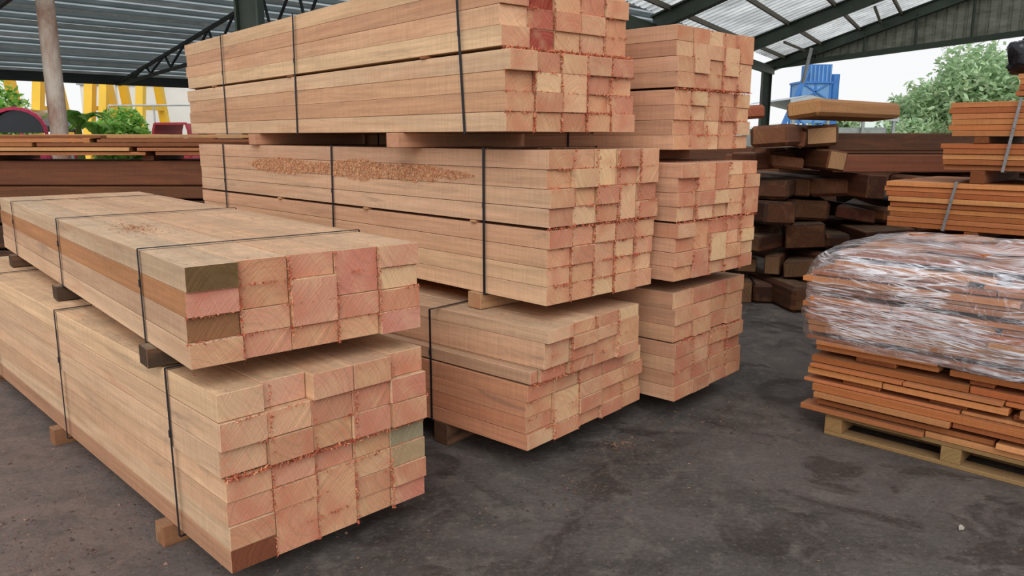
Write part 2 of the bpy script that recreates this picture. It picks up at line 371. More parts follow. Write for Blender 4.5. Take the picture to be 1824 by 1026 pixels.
# ---------------------------------------------------------------- E: orange board stacks right
OS=[lin(202,130,82),lin(186,112,68),lin(212,146,96),lin(168,96,58),lin(196,122,78),lin(180,104,62)]
def boards(mb,y0,L,W,z0,H,nl,jy=.05):
    h=H/nl
    for k in range(nl):
        x=R.uniform(-.015,.015)
        while x<W:
            w=R.uniform(.14,.24);c=jit(R.choice(OS),.18)
            mb.box(x,x+w-.004,y0+R.uniform(-jy,jy),y0+L+R.uniform(-jy,jy),z0+k*h+.002,z0+(k+1)*h-.001,WO,c,WX,jit(R.choice(OS),.15),c=.0015);x+=w
mb=MB()
for (z0,H,nl,LL) in((.12,.34,9,3.5),(.5,.34,9,3.45),(.92,.345,9,3.5),(1.36,.19,5,3.15),(1.60,.24,6,3.1)):
    boards(mb,0,LL,1.0,z0,H,nl,.03)
for z0,z1 in((0,.118),(.462,.498),(.842,.918),(1.267,1.358),(1.552,1.598)):
    for y in(.3,1.5,2.9):bearer(mb,y,0,1.0,z0,z1,.09,lin(130,74,46),WX)
strap(mb,-.02,1.12,1.36,1.85,2.68,.06,STRAPW,.02);strap(mb,-.02,1.12,.92,1.27,3.02,.06,STRAPW,.02)
strap(mb,-.02,1.12,.92,1.27,.8,.06,STRAPW,.02)
boards(mb,0,2.72,.9,1.87,.15,4,.02)
BLK=simple('black_plastic_sheet',lin(26,26,32),.2,0,.3,9,bmp=.9)
mb.obj('hardwood_board_stack',(5.37,3.53,0),rad(45))
def blob(name,loc,size,mat,rz=0,seed=1,sub_=4,amp=.12):
    bm=bmesh.new();bmesh.ops.create_icosphere(bm,subdivisions=sub_,radius=1)
    for v in bm.verts:
        p=v.co.copy();q=Vector([math.copysign(abs(c)**.45,c) for c in p]);k=1+amp*mn.noise(p*2.2+Vector((seed,0,0)))+amp*.8*mn.noise(p*6)
        v.co=Vector((q.x*size[0]*k,q.y*size[1]*k,max(-size[2],q.z*size[2]*k)))
    me=D.meshes.new(name);bm.to_mesh(me);bm.free();me.materials.append(mat)
    for p in me.polygons:p.use_smooth=True
    o=D.objects.new(name,me);bpy.context.collection.objects.link(o);o.location=loc;o.rotation_euler=(0,0,rz);return o
blob('black_plastic_bundle',(3.84,5.68,2.15),(.34,.26,.125),BLK,rad(45),3)
# ---------------------------------------------------------------- F: pallet with wrapped boards
mb=MB();PW=lin(160,124,84)
for x in(0.0,.58,1.15):
    mb.box(x,x+.09,0,1.1,.022,.1,WO,jit(PW),WX,jit(PW),axis=1)
for y in(0,.24,.5,.76,1.0):
    mb.box(0,1.24,y,y+.1,0,.021,WO,jit(PW),axis=0)
    mb.box(0,1.24,y,y+.1,.101,.122,WO,jit(PW),axis=0)
z=.124
def layer(mb,z,h,x0,x1,yf,yb,jx=.07,jy=.03):
    y=yf+R.uniform(-jy,jy)
    while y<yb:
        w=R.uniform(.10,.22);x=x0+R.uniform(-jx,jx*.7)
        while x<x1:
            l=R.uniform(.3,1.2);e=min(x+l,x1+R.uniform(-.05,.08))
            if e-x>.08:
                hh=h*R.uniform(.8,1) ;yy=y+R.uniform(-.02,.02) if y<yf+.1 else y
                mb.box(x,e-.006,yy,y+w-.004,z+.001,z+hh-.001,WO,jit(R.choice(OS),.3),WX,jit(R.choice(OS),.15),axis=0,c=.0015)
            x=e+(R.uniform(0,.08) if R.random()<.3 else 0) if e<x1-.1 else x1+1
        y+=w
def spacers(mb,z,h,x0,x1,yf,yb):
    x=x0+R.uniform(.05,.2)
    while x<x1-.1:
        mb.box(x,x+R.uniform(.08,.2),yf+R.uniform(0,.05),yb,z+.001,z+h-.001,WO,jit(R.choice(OS),.2),WX,jit(lin(140,80,50),.15),axis=1);x+=R.uniform(.3,.55)
k=0
while z<.54:
    h=R.choice([.022,.03,.035,.04])
    if k%3==2:spacers(mb,z,.026,-.04,1.2,-.01,1.05);z+=.026
    layer(mb,z,h,-.07,1.22,-.03,1.0);z+=h;k+=1
while z<.985:
    h=R.choice([.022,.03,.035]);q=max(0,z-.84)
    if k%6==5:spacers(mb,z,.025,-.08+q,1.2,-.03+q,1.05);z+=.025
    layer(mb,z,h,-.12+q*1.0,1.26-q*.5,-.05+q*.7,1.03-q*.5,.04,.02);z+=h;k+=1
for _ in range(14):
    x=R.uniform(.2,1.0);y=R.uniform(.2,.8);mb2=mb.M.copy()
    mb.M=Matrix.Translation((x,y,z+.001+.001*_))@Matrix.Rotation(R.uniform(-.9,.9),4,'Z')
    mb.box(-.16,.16,-.04,.04,0,.02,WO,jit(R.choice(OS),.2),WX,axis=0);mb.M=mb2
pal_e=D.objects.new('wrapped_lumber_pallet',None);bpy.context.collection.objects.link(pal_e)
pal_e.location=(1.711,4.02,0);pal_e.rotation_euler=(0,0,rad(-45))
mb.obj('boards_and_pallet',parent=pal_e)
# film
m,t,b,o=newmat('stretch_film');uv=N(t,'UVMap').outputs[0]
def ridge(vecscale,rot,dist,w,det=2):
    mp=N(t,'Mapping');mp.inputs['Rotation'].default_value=(0,0,rot);t.links.new(uv,mp.inputs[0])
    n=noise(t,mp.outputs[0],1,det,.5,dist,vecscale)
    a=N(t,'Math',operation='SUBTRACT');t.links.new(n,a.inputs[0]);a.inputs[1].default_value=.5
    ab_=N(t,'Math',operation='ABSOLUTE');t.links.new(a.outputs[0],ab_.inputs[0])
    return rng(t,ab_.outputs[0],0,w,1,0)
s3=noise(t,uv,1,4,.6,.6,(1.7,7,1));s4=noise(t,uv,1,3,.6,.6,(3.1,5,1.7));bl=noise(t,uv,1,6,.7,.8,(1.8,36,1))
ma=rng(t,s3,.44,.58,0,1);mbk=rng(t,s4,.44,.58,0,1)
st=math_(t,'MAXIMUM',math_(t,'MULTIPLY',ridge((1.8,40,1),.04,.4,.045),ma),math_(t,'MULTIPLY',ridge((2.4,60,1),-.08,.3,.045),mbk))  # white streaks painted in for the highlights on film wrinkles
st=math_(t,'MAXIMUM',st,math_(t,'MULTIPLY',ridge((1.8,80,1),.12,.3,.045),mbk))
st=math_(t,'MAXIMUM',st,math_(t,'MULTIPLY',ridge((8,24,1),.6,1.2,.010),.45))
st=math_(t,'MAXIMUM',st,math_(t,'MULTIPLY',rng(t,bl,.55,.61,0,1),ma))
gl=N(t,'BsdfPrincipled');gl.inputs['Base Color'].default_value=(.95,.95,1,1);gl.inputs['Roughness'].default_value=.25;gl.inputs['Specular IOR Level'].default_value=1
tp=N(t,'BsdfTransparent');tp.inputs[0].default_value=(.97,.98,.98,1)
g2=N(t,'BsdfGlossy');g2.inputs['Roughness'].default_value=.14;m1=N(t,'MixShader');m1.inputs[0].default_value=.08
t.links.new(tp.outputs[0],m1.inputs[1]);t.links.new(g2.outputs[0],m1.inputs[2])
m2=N(t,'MixShader');t.links.new(rng(t,st,0,1,.05,.82),m2.inputs[0]);t.links.new(m1.outputs[0],m2.inputs[1]);t.links.new(gl.outputs[0],m2.inputs[2]);t.links.new(m2.outputs[0],o.inputs[0])
bp=N(t,'Bump');bp.inputs['Strength'].default_value=.6;bp.inputs['Distance'].default_value=.012;t.links.new(bl,bp.inputs['Height'])
for q in(gl,g2):t.links.new(bp.outputs[0],q.inputs['Normal'])
FILM=m
mb=MB();nx=240;nz=34
def ring(th,rx,ry,e=.34):
    c,s=math.cos(th),math.sin(th);return math.copysign(abs(c)**e,c)*rx,math.copysign(abs(s)**e,s)*ry
rows=[]
for j in range(nz+1):
    zf=j/nz
    if zf<.55: zz=.53+.33*zf/.55;sc=1
    elif zf<.8: q=(zf-.55)/.25;zz=.86+.165*math.sin(q*1.2)/math.sin(1.2);sc=1-.14*q*q
    else:
        q=(zf-.8)/.2;sc=.86*(1-q)+.002;zz=1.025+.045*math.sin(q*1.5)
    row=[]
    for i in range(nx):
        th=2*math.pi*i/nx;x,y=ring(th,.765,.62)
        w=1+.018*mn.noise(Vector((x*3,y*3,zz*16)))+.012*mn.noise(Vector((x*11,y*11,zz*40)))+.015*math.sin(zf*5)
        row.append((.575+x*w*sc,.5+y*w*sc,zz+.012*mn.noise(Vector((x*4,y*4,3)))+(.014*mn.noise(Vector((x*sc*9,y*sc*9,1))) if zf>.75 else 0)))
    rows.append(row)
us=[0]
for i in range(nx):
    a=Vector(rows[5][i]);c_=Vector(rows[5][(i+1)%nx]);us.append(us[-1]+(a-c_).length)
for j in range(nz):
    for i in range(nx):
        a=i;c=(i+1)%nx
        P=[rows[j][a],rows[j][c],rows[j+1][c],rows[j+1][a]]
        if j>nz*.72: U=[(p[0]+9,p[1]) for p in P]
        else:
            v0=.53+(.55*j/nz);v1=.53+(.55*(j+1)/nz)
            U=[(us[i],v0),(us[i+1],v0),(us[i+1],v1),(us[i],v1)]
        mb.face(P,FILM,(1,1,1),U)
o=mb.obj('stretch_film',parent=pal_e,recalc=False)
bm=bmesh.new();bm.from_mesh(o.data);bmesh.ops.remove_doubles(bm,verts=bm.verts,dist=.0003);bmesh.ops.recalc_face_normals(bm,faces=bm.faces);bm.to_mesh(o.data);bm.free()
for p in o.data.polygons:p.use_smooth=True
# ---------------------------------------------------------------- D: rough timber pile behind
DC=[lin(124,76,54),lin(100,60,44),lin(138,86,60),lin(88,56,42),lin(120,70,52)]
DE=[lin(184,138,104),lin(136,88,66),lin(108,70,54),lin(150,102,76),lin(96,60,46),lin(136,80,62)]
dk=lambda c,k:tuple(x*k for x in c)
mb=MB();zz=0.0
rowh=[.26,.24,.24,.22,.26,.2,.24,.2]
for r,h in enumerate(rowh):
    x=2.15+R.uniform(-.1,.1);n=[8,8,7,7,6,4,3,2][r];kk=.3 if r<4 else (.6 if r==4 else .9)  # kk darkens the lower rows' wood colour to paint in the pile's shade
    for i in range(n):
        w=R.uniform(.14,.46);hh=h*R.uniform(.55,.99)
        mb.M=Matrix.Translation((x+w/2,7.4+R.uniform(-.45,.35),zz))@Matrix.Rotation(rad(R.uniform(-50,22)),4,'Z')@Matrix.Rotation(rad(R.uniform(-8,8) if r else 0),4,'Y')
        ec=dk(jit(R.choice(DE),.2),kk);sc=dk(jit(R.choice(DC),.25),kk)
        if r==7:sc,ec=(lin(150,84,62),lin(160,90,68)) if i==0 else (lin(176,124,82),lin(190,140,96))
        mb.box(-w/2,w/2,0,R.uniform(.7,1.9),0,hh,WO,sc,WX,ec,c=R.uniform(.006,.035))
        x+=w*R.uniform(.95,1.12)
    zz+=h+.015
mb.M=Matrix.Identity(4)
for r,(z0,h,x0,x1,y) in enumerate([(1.46,.17,3.1,5.4,7.6),(1.26,.17,3.15,5.2,7.5),(1.47,.16,4.4,6.8,7.95),(1.04,.2,4.3,6.4,7.6),(.8,.2,4.3,6.3,7.55),(.56,.2,4.4,6.3,7.6),(.3,.22,4.4,6.3,7.5),(.0,.24,4.4,6.3,7.6)]):
    for j in range(2):
        mb.M=Matrix.Translation((0,y+j*.4,z0))@Matrix.Rotation(rad(R.uniform(-.6,.6)),4,'Z')
        mb.box(x0+R.uniform(-.1,.1),x1,0,.32,0,h,WO,dk(jit(R.choice(DC),.2),1 if z0>1.2 else .4),WX,jit(R.choice(DE),.2),axis=0,c=.01)  # lower beams darkened as well, shade put into their side colour
mb.M=Matrix.Identity(4)
mb.obj('rough_timber_pile')
# ---------------------------------------------------------------- G: dark beams behind left, and a second stack further back
def beamstack(x0,x1,y,rows_,cols_):
    mb=MB()
    for (z0,h) in rows_:
        for j in range(2):
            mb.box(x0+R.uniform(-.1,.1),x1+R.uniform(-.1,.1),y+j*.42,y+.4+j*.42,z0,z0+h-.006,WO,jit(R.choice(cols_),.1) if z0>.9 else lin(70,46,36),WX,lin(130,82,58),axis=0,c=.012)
    x=x0+.6
    while x<x1-.4:
        mb.box(x,x+.12,y,y+.8,0,.1,WO,lin(70,50,40),c=.005);x+=1.7
    return mb
GC=[lin(156,90,54),lin(130,74,48),lin(112,68,46)]
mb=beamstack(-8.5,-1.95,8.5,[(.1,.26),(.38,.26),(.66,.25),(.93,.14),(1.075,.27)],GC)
for x in(-7.4,-5.7,-4.0,-2.6):mb.box(x,x+.12,8.5,9.3,1.345,1.40,WO,lin(110,66,44),c=.005)
mb.obj('hardwood_beam_stack')
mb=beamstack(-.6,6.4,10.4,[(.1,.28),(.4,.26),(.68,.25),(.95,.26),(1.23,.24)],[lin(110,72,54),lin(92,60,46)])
mb.obj('hardwood_beam_stack')
mb=MB()
z_=1.402
for k in range(5):
    for j in range(3):
        x=-8.2+R.uniform(0,.4)
        while x<-2.4:
            l=R.uniform(1.2,2.8);e=min(x+l,-2.2+R.uniform(-.3,.2))
            y_=8.42+j*.3+R.uniform(-.06,.02)
            mb.box(x,e-.01,y_,y_+.24,z_+.001,z_+R.uniform(.028,.044),WO,jit(R.choice([lin(180,114,74),lin(146,88,58),lin(204,148,102)]),.2),WX,lin(150,100,70),axis=0);x=e+R.uniform(0,.1)
    z_+=.045
mb.obj('slab_board_pile')
# ---------------------------------------------------------------- floor / ground
m,t,b,o=newmat('yard_floor');pos=N(t,'NewGeometry').outputs['Position']
n1=noise(t,pos,.9,10,.7,.8);n2=noise(t,pos,5,10,.75,.5);n3=noise(t,pos,45,8,.8);n4=noise(t,pos,1.7,6,.65,1.2);n5=noise(t,pos,16,6,.7,.6)
c=mixc(t,rng(t,n1,.40,.58,0,1),lin(72,67,63),lin(100,93,88));c=mixc(t,rng(t,n2,.50,.64,0,.65),c,lin(122,113,105))
c=mixc(t,rng(t,n4,.53,.60,0,.65),c,lin(50,46,44))
sx=N(t,'SeparateXYZ');t.links.new(pos,sx.inputs[0])
lf=math_(t,'MULTIPLY',rng(t,sx.outputs[0],-.8,-1.6,0,1),rng(t,n2,.38,.58,.35,1));c=mixc(t,lf,c,lin(132,113,104))
c=mixc(t,rng(t,n5,.56,.68,0,.5),c,lin(98,82,72))
c=mixc(t,rng(t,n3,.54,.66,0,.6),c,lin(152,137,123));c=mixc(t,rng(t,n3,.34,.44,.75,0),c,lin(40,36,34))
t.links.new(c,b.inputs['Base Color']);t.links.new(rng(t,n4,.40,.62,.85,.36),b.inputs['Roughness']);b.inputs['Specular IOR Level'].default_value=.35
bump(t,b,math_(t,'ADD',n5,n3),.8,.014);FL=m
mb=MB();mb.face([(-16,-6,0),(16,-6,0),(16,25,0),(-16,25,0)],FL);mb.obj('floor',recalc=False)
GR=simple('outdoor_ground',lin(176,170,156),.9,0,.2,.6,lin(150,146,120),bmp=0)
mb=MB();mb.face([(-250,-60,-.04),(250,-60,-.04),(250,400,-.04),(-250,400,-.04)],GR);mb.obj('ground',recalc=False)
mb=MB()
def gchips(cx,cy,sx_,sy_,n,cols,size):
    for _ in range(n):
        mb.chip((cx+R.gauss(0,sx_),cy+R.gauss(0,sy_),.003),size*R.uniform(.5,1.5),CH,jit(R.choice(cols),.25),(0,0,1),.93)
def pebbles(cx,cy,sx_,sy_,n,cols,size):
    for _ in range(n):
        s=size*R.uniform(.4,1.3);x=cx+R.gauss(0,sx_);y=cy+R.gauss(0,sy_);a=R.uniform(0,3)
        P=[(x+math.cos(a+k*1.57)*s*R.uniform(.6,1),y+math.sin(a+k*1.57)*s*R.uniform(.6,1),0) for k in range(4)];tp_=(x,y,s*.5);col=jit(R.choice(cols),.3)
        for k in range(4):mb.face([P[k],P[(k+1)%4],tp_],CH,col)
T=[lin(186,144,108),lin(150,106,78),lin(130,84,62),lin(116,90,72)]
DT=[lin(76,60,52),lin(58,48,42),lin(92,72,60)]
gchips(.60,3.85,.07,.04,170,T,.006);gchips(.35,3.45,.35,.2,80,T,.004);gchips(1.3,4.3,.3,.3,180,T,.006)
gchips(-1.8,2.6,.7,.7,1200,[lin(120,84,70),lin(150,110,88),lin(96,60,48)],.007);gchips(1.6,3.2,1.2,1.2,350,T,.005);gchips(.2,2.6,.8,.5,200,T,.004)
pebbles(.28,3.35,.1,.06,40,DT,.013);pebbles(.1,3.15,.12,.08,40,DT,.012);pebbles(.7,3.7,.12,.06,30,DT,.012);pebbles(1.25,4.1,.15,.08,40,DT,.013)
pebbles(-2.0,2.5,.7,.6,900,[lin(100,80,72),lin(76,60,54),lin(130,100,86)],.011);pebbles(.9,3,.9,.7,220,DT,.007);pebbles(.2,2.4,.15,.12,30,DT,.010)
mb.obj('wood_chip_debris',recalc=False)
mb=MB()
def leafshape(mb,c,L,w,rz,tilt,col):
    mb.M=Matrix.Translation(c)@Matrix.Rotation(rz,4,'Z')@Matrix.Rotation(tilt,4,'X')
    P=[(-L/2,0,0),(-L*.2,w*.5,.3*w),(L*.2,w*.4,.3*w),(L/2,0,.1*w),(L*.2,-w*.4,.3*w),(-L*.2,-w*.5,.3*w)]
    mb.face([P[0],P[1],P[2],P[3]],LEAF,col);mb.face([P[0],P[3],P[4],P[5]],LEAF,col);mb.M=Matrix.Identity(4)
leafshape(mb,(1.86,2.96,.008),.05,.022,.8,.5,lin(206,196,180));mb.obj('fallen_leaf',recalc=False)
# ---------------------------------------------------------------- shed
A=Vector((.7071,.7071,0));B=Vector((-.7071,.7071,0))
def ab(a,b,z):
    return A*a+B*b+Vector((0,0,z))
zl=lambda b:3.18+.15*(22-b)
mb=MB();per=.44;b=22.0
PUR=simple('purlin_galvanised',lin(190,194,192),.5,.3,.3,4)
while b>11:
    for (o0,o1,dz0,dz1,mt) in((0,.29,0,0,ROOFL),(.29,.31,0,-.03,ROOFLL),(.31,.42,-.03,-.03,ROOFLL),(.42,.44,-.03,0,ROOFL)):
        b0,b1=b-o0,b-o1
        mb.face([ab(-6,b0,zl(b0)+dz0),ab(24,b0,zl(b0)+dz0),ab(24,b1,zl(b1)+dz1),ab(-6,b1,zl(b1)+dz1)],mt)
    b-=per
mb.obj('ceiling_left',recalc=False)
mb=MB();b=21.6
while b>11.5:
    mb.beam(ab(-6,b,zl(b)-.08),ab(24,b,zl(b)-.08),.03,.06,PUR);b-=1.0
DK=simple('dark_steel',lin(52,58,58),.6,.2,.3,3)
for a in(3.0,7.5,12.5,17.5):
    mb.beam(ab(a,22,zl(22)-.2),ab(a,11,zl(11)-.2),.06,.07,DK);mb.beam(ab(a,22,zl(22)-.25),ab(a,11,zl(22)+.35),.06,.07,DK)
    bb=21
    while bb>12:
        mb.beam(ab(a,bb,zl(22)-.2+.055*(22-bb)),ab(a,bb-.9,zl(bb-.9)-.2),.04,.04,DK);mb.beam(ab(a,bb,zl(22)-.2+.055*(22-bb)),ab(a,bb+.3,zl(bb+.3)-.2),.04,.04,DK);bb-=1.2
mb.beam(ab(-6,22.05,3.04),ab(24,22.05,3.04),.1,.24,DK)
mb.obj('roof_truss_left')
mb=MB();mb.tube((-6.3,11,0),(-6.3,11,5.0),.115,RUST,n=20);mb.box(-6.5,-6.1,10.8,11.2,0,.05,RUST);mb.obj('steel_column')
mb=MB();mb.ibeam((-4.2,13,0),(-4.2,13,5.2),.34,.34,STEELG,.03);mb.obj('steel_column')
mb=MB();p=ab(9.6,21.9,0);mb.ibeam(p,p+Vector((0,0,3.0)),.16,.2,DK);mb.obj('steel_column')
# right roof
P0=Vector((7.7,23.7,3.7));Pd=Vector((-.5,-.866,0));Rd=Vector((.7071,-.7071,.28))
mb=MB();s=0
while s<17:
    for (o0,o1,d0,d1) in((0,.17,0,0),(.17,.2,0,.05),(.2,.26,.05,.05),(.26,.29,.05,0)):
        a0=P0+Pd*(s+o0)+Vector((0,0,d0+.12));a1=P0+Pd*(s+o1)+Vector((0,0,d1+.12))
        mb.face([a0,a1,a1+Rd*11,a0+Rd*11],ROOFR)
    s+=.29
mb.obj('ceiling_right',recalc=False)
mb=MB();BR=simple('purlin_brown',lin(112,104,90),.6,.1,.3,3)
k=.35
while k<11:
    q=P0+Rd*k+Vector((0,0,.06));mb.beam(q,q+Pd*17,.05,.09,BR);k+=1.05
for s in(4.6,10.2):
    q=P0+Pd*s-Vector((0,0,.08));mb.ibeam(q,q+Rd*11,.16,.26,STEELG,.03)
q=P0-Vector((0,0,.05));mb.ibeam(q-Rd*.2,q+Rd*11,.18,.26,STEELG,.03)
mb.beam(P0-Vector((0,0,.2)),P0+Pd*17-Vector((0,0,.2)),.12,.22,STEELG)
for k in range(1,9,2):
    q=P0+Rd*k+Pd*.1;mb.beam(q,q+Rd*.3+Pd*4.4-Vector((0,0,.3)),.05,.05,BR)
mb.tube(P0+Rd*1.2+Pd*.3,P0+Rd*1.0+Pd*.3-Vector((0,0,.9)),.05,PUR)
mb.obj('roof_truss_right')
GS=simple('gable_sheet',lin(158,160,146),.6,.1,.35,2,lin(118,120,106),ms=(1,1,3))
mb=MB();s=0.0;out=Vector((.7071,.7071,0))
h_=Vector((.7071,-.7071,0))
def gz(s):return 3.62+.062*s,3.7+.28*s
while s<14:
    for(o0,o1,d0,d1) in((0,.14,0,0),(.14,.17,0,.04),(.17,.21,.04,.04),(.21,.24,.04,0)):
        pa=P0*1;pa.z=0;qa=pa+h_*(s+o0)+out*(.15+d0);qb=pa+h_*(s+o1)+out*(.15+d1)
        za,zb=gz(s+o0),gz(s+o1)
        mb.face([qa+Vector((0,0,za[0])),qb+Vector((0,0,zb[0])),qb+Vector((0,0,zb[1]+.1)),qa+Vector((0,0,za[1]+.1))],GS)
    s+=.24
mb.obj('wall_right',recalc=False)
mb=MB();pa=P0.copy();pa.z=3.62
mb.beam(pa,pa+h_*14+Vector((0,0,.062*14)),.12,.14,STEELG)
for k in range(1,12):
    q=pa+h_*k*1.3+Vector((0,0,.062*1.3*k));mb.beam(q,q+Vector((0,0,.218*1.3*k)),.05,.05,STEELG)
mb.obj('trim_1')
mb=MB();mb.ibeam((7.55,23.75,0),(7.55,23.75,3.6),.22,.24,STEELG);mb.obj('steel_column')
# ---------------------------------------------------------------- outside
def foliage(mb,c,r,n,size,cols,sq=1):
    c=Vector(c)
    for _ in range(n):
        d=Vector((R.gauss(0,1),R.gauss(0,1),R.gauss(0,1))).normalized();rr=r*(.5+.5*R.random()+.18*math.sin(d.x*7)+.15*math.sin(d.z*9+d.y*5))
        p=c+Vector((d.x*rr,d.y*rr,d.z*rr*sq))
        e=Vector((R.gauss(0,1),R.gauss(0,1),R.gauss(0,.6))).normalized()*size*R.uniform(.5,1.3);f=Vector((R.gauss(0,1),R.gauss(0,1),R.gauss(0,1))).normalized()*size*.5
        mb.face([p-e,p+f,p+e,p-f],LEAF,jit(R.choice(cols),.25))
BARK=simple('bark',lin(110,92,76),.9)
GT=[lin(178,202,160),lin(160,188,142),lin(194,214,174)]  # lightened, desaturated greens: distance haze painted into the leaf colour
def tree(name,x,y,h,r,n,size,cols,blobs=5):
    mb=MB();mb.tube((x,y,-.04),(x,y,h*.7),r*.08,BARK,r1=r*.04)
    for i in range(blobs):
        a=R.uniform(0,6.28);bx,by=x+math.cos(a)*r*.55,y+math.sin(a)*r*.55;bz=h*R.uniform(.4,.85)
        mb.tube((x,y,h*.4),(bx,by,bz),r*.03,BARK,r1=r*.015,n=6)
        foliage(mb,(bx,by,bz),r*R.uniform(.4,.6),n//blobs,size,cols,.8)
    mb.obj(name,recalc=False)
tree('broadleaf_tree',32.5,52,7.9,4.2,9000,.26,GT,14)
tree('broadleaf_tree',29.0,55,5.2,3.2,6000,.25,GT,10)
tree('broadleaf_tree',40,60,9.5,5,7000,.34,GT,10)
tree('broadleaf_tree',26.8,66,3.8,2.6,2600,.28,GT,6)
tree('broadleaf_tree',19.6,40,2.6,1.3,1500,.2,GT,5)
mb=MB()
HILL=simple('hazy_hill',lin(204,214,204),.95,0,.1,.05,bmp=0)  # haze of distance put into the pale base colour
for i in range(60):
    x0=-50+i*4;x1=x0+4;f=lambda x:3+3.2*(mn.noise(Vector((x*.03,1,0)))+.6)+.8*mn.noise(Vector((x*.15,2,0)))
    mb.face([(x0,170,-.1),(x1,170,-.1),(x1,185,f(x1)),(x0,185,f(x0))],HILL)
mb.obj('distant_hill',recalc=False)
BL=simple('blue_paint',lin(60,120,190),.6,.0,.2,1,bmp=0);BL2=simple('pale_blue_cladding',lin(112,160,210),.6,0,.2,1,bmp=0)
mb=MB();X,Y=22.8,60
mb.box(X-1.1,X+1.1,Y,Y+2,2.6,5.6,BL2,c=.02);mb.box(X-.5,X+1.2,Y+.1,Y+1.8,5.6,6.9,BL,c=.02)
mb.box(X-1.25,X+1.25,Y-.15,Y+2.1,5.5,5.65,BL,c=.01);mb.box(X-1.25,X+1.25,Y-.15,Y+2.1,4.0,4.12,BL,c=.01)
for k in range(6):mb.box(X-.45+k*.3,X-.35+k*.3,Y+.02,Y+.1,5.65,6.8,BL2,c=.005)
for dx in(-1.1,1.1,0):
    for dy in(0,2):mb.beam((X+dx,Y+dy,0),(X+dx,Y+dy,5.6),.14,.14,BL)
for k in range(4):mb.beam((X-1.1,Y-.05,k*1.4),(X+1.1,Y-.05,k*1.4+1.4),.1,.1,BL);mb.beam((X+1.1,Y-.05,k*1.4),(X-1.1,Y-.05,k*1.4+1.4),.1,.1,BL)
mb.tube((X+1.6,Y+.5,2.5),(X+1.6,Y+.5,6.2),.35,BL);mb.tube((X+1.6,Y+.5,2.5),(X+1.6,Y+.5,1.6),.35,BL2,r1=.1);mb.beam((X-2.6,Y,1.5),(X-.7,Y,6.4),.35,.3,BL)
mb.obj('blue_plant_tower')
GRF=simple('grey_metal_roof',lin(176,182,184),.5,.1,.2,1);GWL=simple('shed_wall',lin(150,156,154),.8)
mb=MB();x0,x1,y0,y1=12.6,17.6,36,44
mb.box(x0+.2,x1-.4,y0+.3,y1,-.04,2.0,GWL,c=.02)
mb.face([(x0,y0,3.25),(x0+.9,y0,3.45),(x0+.9,y1,3.45),(x0,y1,3.25)],GRF);mb.face([(x0+.9,y0,3.45),(x1,y0,2.45),(x1,y1,2.45),(x0+.9,y1,3.45)],GRF)
mb.face([(x0,y0+.02,2.9),(x1,y0+.02,2.25),(x1,y0+.02,2.45),(x0+.9,y0+.02,3.45),(x0,y0+.02,3.25)],GRF)
for x in(12.8,14.4,16,17.4):mb.beam((x,y0+.1,-.04),(x,y0+.1,2.6),.12,.12,GWL)
mb.obj('metal_roof_shed')
# left yard
WH=simple('white_wall_paint',lin(232,232,230),.8,0,.08,.5,bmp=0)
mb=MB();mb.box(-18.4,-8,34,34.3,-.04,3.75,WH,c=.02)
for x in(-17,-15,-13,-11):mb.box(x,x+.15,33.9,34,-.04,3.8,WH,c=.01)
mb.box(-18.5,-7.9,33.9,34.4,3.75,3.86,GRF,c=.01)
mb.obj('boundary_wall')
YE=simple('yellow_crane_paint',lin(246,196,50),.5,0,.12,1,bmp=0)
def gantry(x,y,h,sp,w=.3):
    mb=MB();mb.box(x-sp,x+sp,y-.3,y+.3,h,h+.7,YE,c=.02)
    for sx_ in(-1,1):
        for d in(-1.1,1.1):
            mb.beam((x+sx_*sp*.8,y+d*.2,h),(x+sx_*sp*.8+d*.12,y+d,0.3),w,w,YE)
        mb.beam((x+sx_*sp*.8-.2,y-1.2,.3),(x+sx_*sp*.8+.2,y+1.2,.3),.4,.4,YE);mb.beam((x+sx_*sp*.8-.1,y-.6,2.6),(x+sx_*sp*.8+.1,y+.6,2.6),.15,.15,YE)
        for d in(-1,1):mb.tube((x+sx_*sp*.8+d*.2-.1,y+d*1.1,.14),(x+sx_*sp*.8+d*.2+.1,y+d*1.1,.14),.17,DK)
    mb.obj('gantry_crane')
gantry(-15.9,29,5,1.15,.3);gantry(-13.6,28.6,5.4,.8,.26);gantry(-19.2,29,5,.8,.3)
GB=[lin(160,206,100),lin(130,182,80),lin(186,216,130),lin(96,146,64)]
def bush(name,x,y,r,h,n):
    mb=MB()
    for i in range(5):
        mb.tube((x,y,-.04),(x+R.uniform(-r,r)*.6,y+R.uniform(-r,r)*.5,h*.8),.03,BARK,n=6)
    foliage(mb,(x,y,h*.6),r,n,.11,GB,h*.4/r);mb.obj(name,recalc=False)
bush('garden_shrub',-14.6,22.6,.9,3.1,3000);bush('garden_shrub',-11.2,22.9,.75,2.35,2600);bush('garden_shrub',-12.1,24.2,.7,2.3,2000)
def banana(x,y,h):
    mb=MB();mb.tube((x,y,-.04),(x,y,h*.62),.12,LEAF,lin(130,150,80),r1=.07)
    for i in range(11):
        a=i*2.4+R.uniform(-.3,.3);L=R.uniform(.9,1.3);w=.2;prev=None
        for k in range(8):
            q=k/7;rr=L*q*.7;zz=h*.6+L*(.9*q-.75*q*q)*1.3;ww=w*math.sin(math.pi*min(1,q*.93+.07))
            c_=Vector((x+math.cos(a)*rr,y+math.sin(a)*rr,zz));s_=Vector((-math.sin(a),math.cos(a),0))*ww
            cur=(c_-s_-Vector((0,0,.03)),c_,c_+s_-Vector((0,0,.03)))
            if prev:
                mb.face([prev[0],prev[1],cur[1],cur[0]],LEAF,jit(lin(176,216,120),.12));mb.face([prev[1],prev[2],cur[2],cur[1]],LEAF,jit(lin(136,190,90),.1))
            prev=cur
    mb.obj('banana_plant',recalc=False)
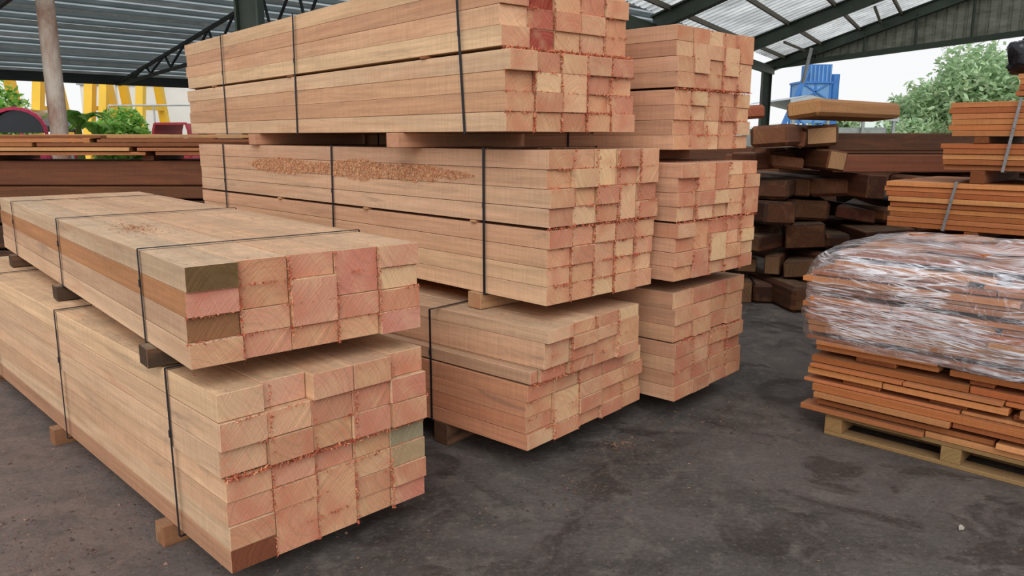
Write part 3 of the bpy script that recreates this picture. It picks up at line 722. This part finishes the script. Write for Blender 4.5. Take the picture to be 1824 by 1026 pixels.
banana(-10.8,19.7,3.0);banana(-11.0,21.0,2.6)
PK=simple('crimson_paint',lin(206,46,90),.4,0,.1,3,bmp=0);RD=simple('red_canopy',lin(180,54,64),.5,0,.2,3,bmp=0);TY=simple('tyre_rubber',lin(30,30,32),.8)
GLS=simple('dark_windshield',lin(30,36,44),.15,0,.1,3,bmp=0)
def trike(x,y,rz,paint,arch,s=1.2):
    mb=MB();mb.M=Matrix.Translation((x,y,-.04))@Matrix.Rotation(rz,4,'Z')@Matrix.Scale(s,4)
    n=12;pts=[]
    for k in range(n+1):
        a=math.pi*k/n;pts.append((-.55*math.cos(a),(1.35+ (.45*math.sin(a) if arch else .42*min(1,math.sin(a)*2.2)))))
    for k in range(n):
        (xa,za),(xb,zb)=pts[k],pts[k+1]
        mb.face([(xa,-.5,za),(xb,-.5,zb),(xb,.8,zb),(xa,.8,za)],GLS if arch else paint)
        mb.beam((xa,-.5,za),(xb,-.5,zb),.06,.06,paint)
    if arch:mb.face([(p_[0]*.96,-.45,p_[1]-.02) for p_ in pts],GLS)
    for sx_ in(-.55,.55):
        for yy in(-.5,.8):mb.beam((sx_,yy,.5),(sx_,yy,1.4),.05,.05,paint)
    mb.box(-.55,.55,-.5,.8,.35,.9,paint,c=.05);mb.box(-.5,.5,.2,.7,.9,1.25,TY,c=.05)
    for (sx_,yy) in((-.65,.3),(.65,.3),(0.95,-.5),(.95,.9)):
        mb.tube((sx_-.05,yy,.28),(sx_+.05,yy,.28),.28,TY,n=24);mb.tube((sx_-.06,yy,.28),(sx_+.06,yy,.28),.15,PUR,n=16)
    mb.box(.88,1.02,-.4,.8,.5,.75,paint,c=.04);mb.beam((.95,-.5,.3),(.95,-.35,1.05),.05,.05,PUR);mb.beam((.65,-.35,1.05),(1.25,-.35,1.05),.04,.04,TY)
    mb.obj('motor_tricycle')
trike(-12.75,20.9,.1,PK,True,1.3);trike(-10.6,25.4,-.2,RD,False,1.15)
mb=MB();mb.tube((-6.62,10.4,0),(-6.62,10.4,1.45),.2,PK,n=24);mb.tube((-6.62,10.4,1.45),(-6.62,10.4,1.5),.215,PK,n=24);mb.obj('pink_drum')
mb=MB();mb.tube((-13.6,26.8,2.62),(-9.2,27.2,2.66),.03,PUR)
for q in range(4):mb.tube((-13.6+q*1.46,26.8+q*.133,-.04),(-13.6+q*1.46,26.8+q*.133,2.63),.03,PUR)
mb.obj('pipe_rail')
# ---------------------------------------------------------------- light + camera
w=D.worlds.new('World');bpy.context.scene.world=w;w.use_nodes=True;t=w.node_tree;bg=t.nodes['Background']
tc=N(t,'TexCoord').outputs['Generated'];sp=N(t,'SeparateXYZ');t.links.new(tc,sp.inputs[0])
t.links.new(mixc(t,rng(t,sp.outputs[2],0,.6,0,1),(1,1,1),(.86,.92,1.0)),bg.inputs[0]);bg.inputs[1].default_value=.97
sl=D.lights.new('overcast_sun','SUN');sl.energy=1.6;sl.angle=rad(45);sl.color=(1,.98,.94)
so=D.objects.new('overcast_sun',sl);bpy.context.collection.objects.link(so)
so.rotation_euler=Vector((-.04,-.75,.60)).to_track_quat('Z','Y').to_euler()
cam=D.cameras.new('camera');co=D.objects.new('camera',cam);bpy.context.collection.objects.link(co)
cam.sensor_width=36;cam.lens=1380/1824*36;co.location=(0,0,1.6);co.rotation_euler=(rad(90-11.07),0,0);cam.clip_end=1000
sc=bpy.context.scene;sc.camera=co
sc.view_settings.view_transform='Standard';sc.view_settings.look='None';sc.view_settings.exposure=0
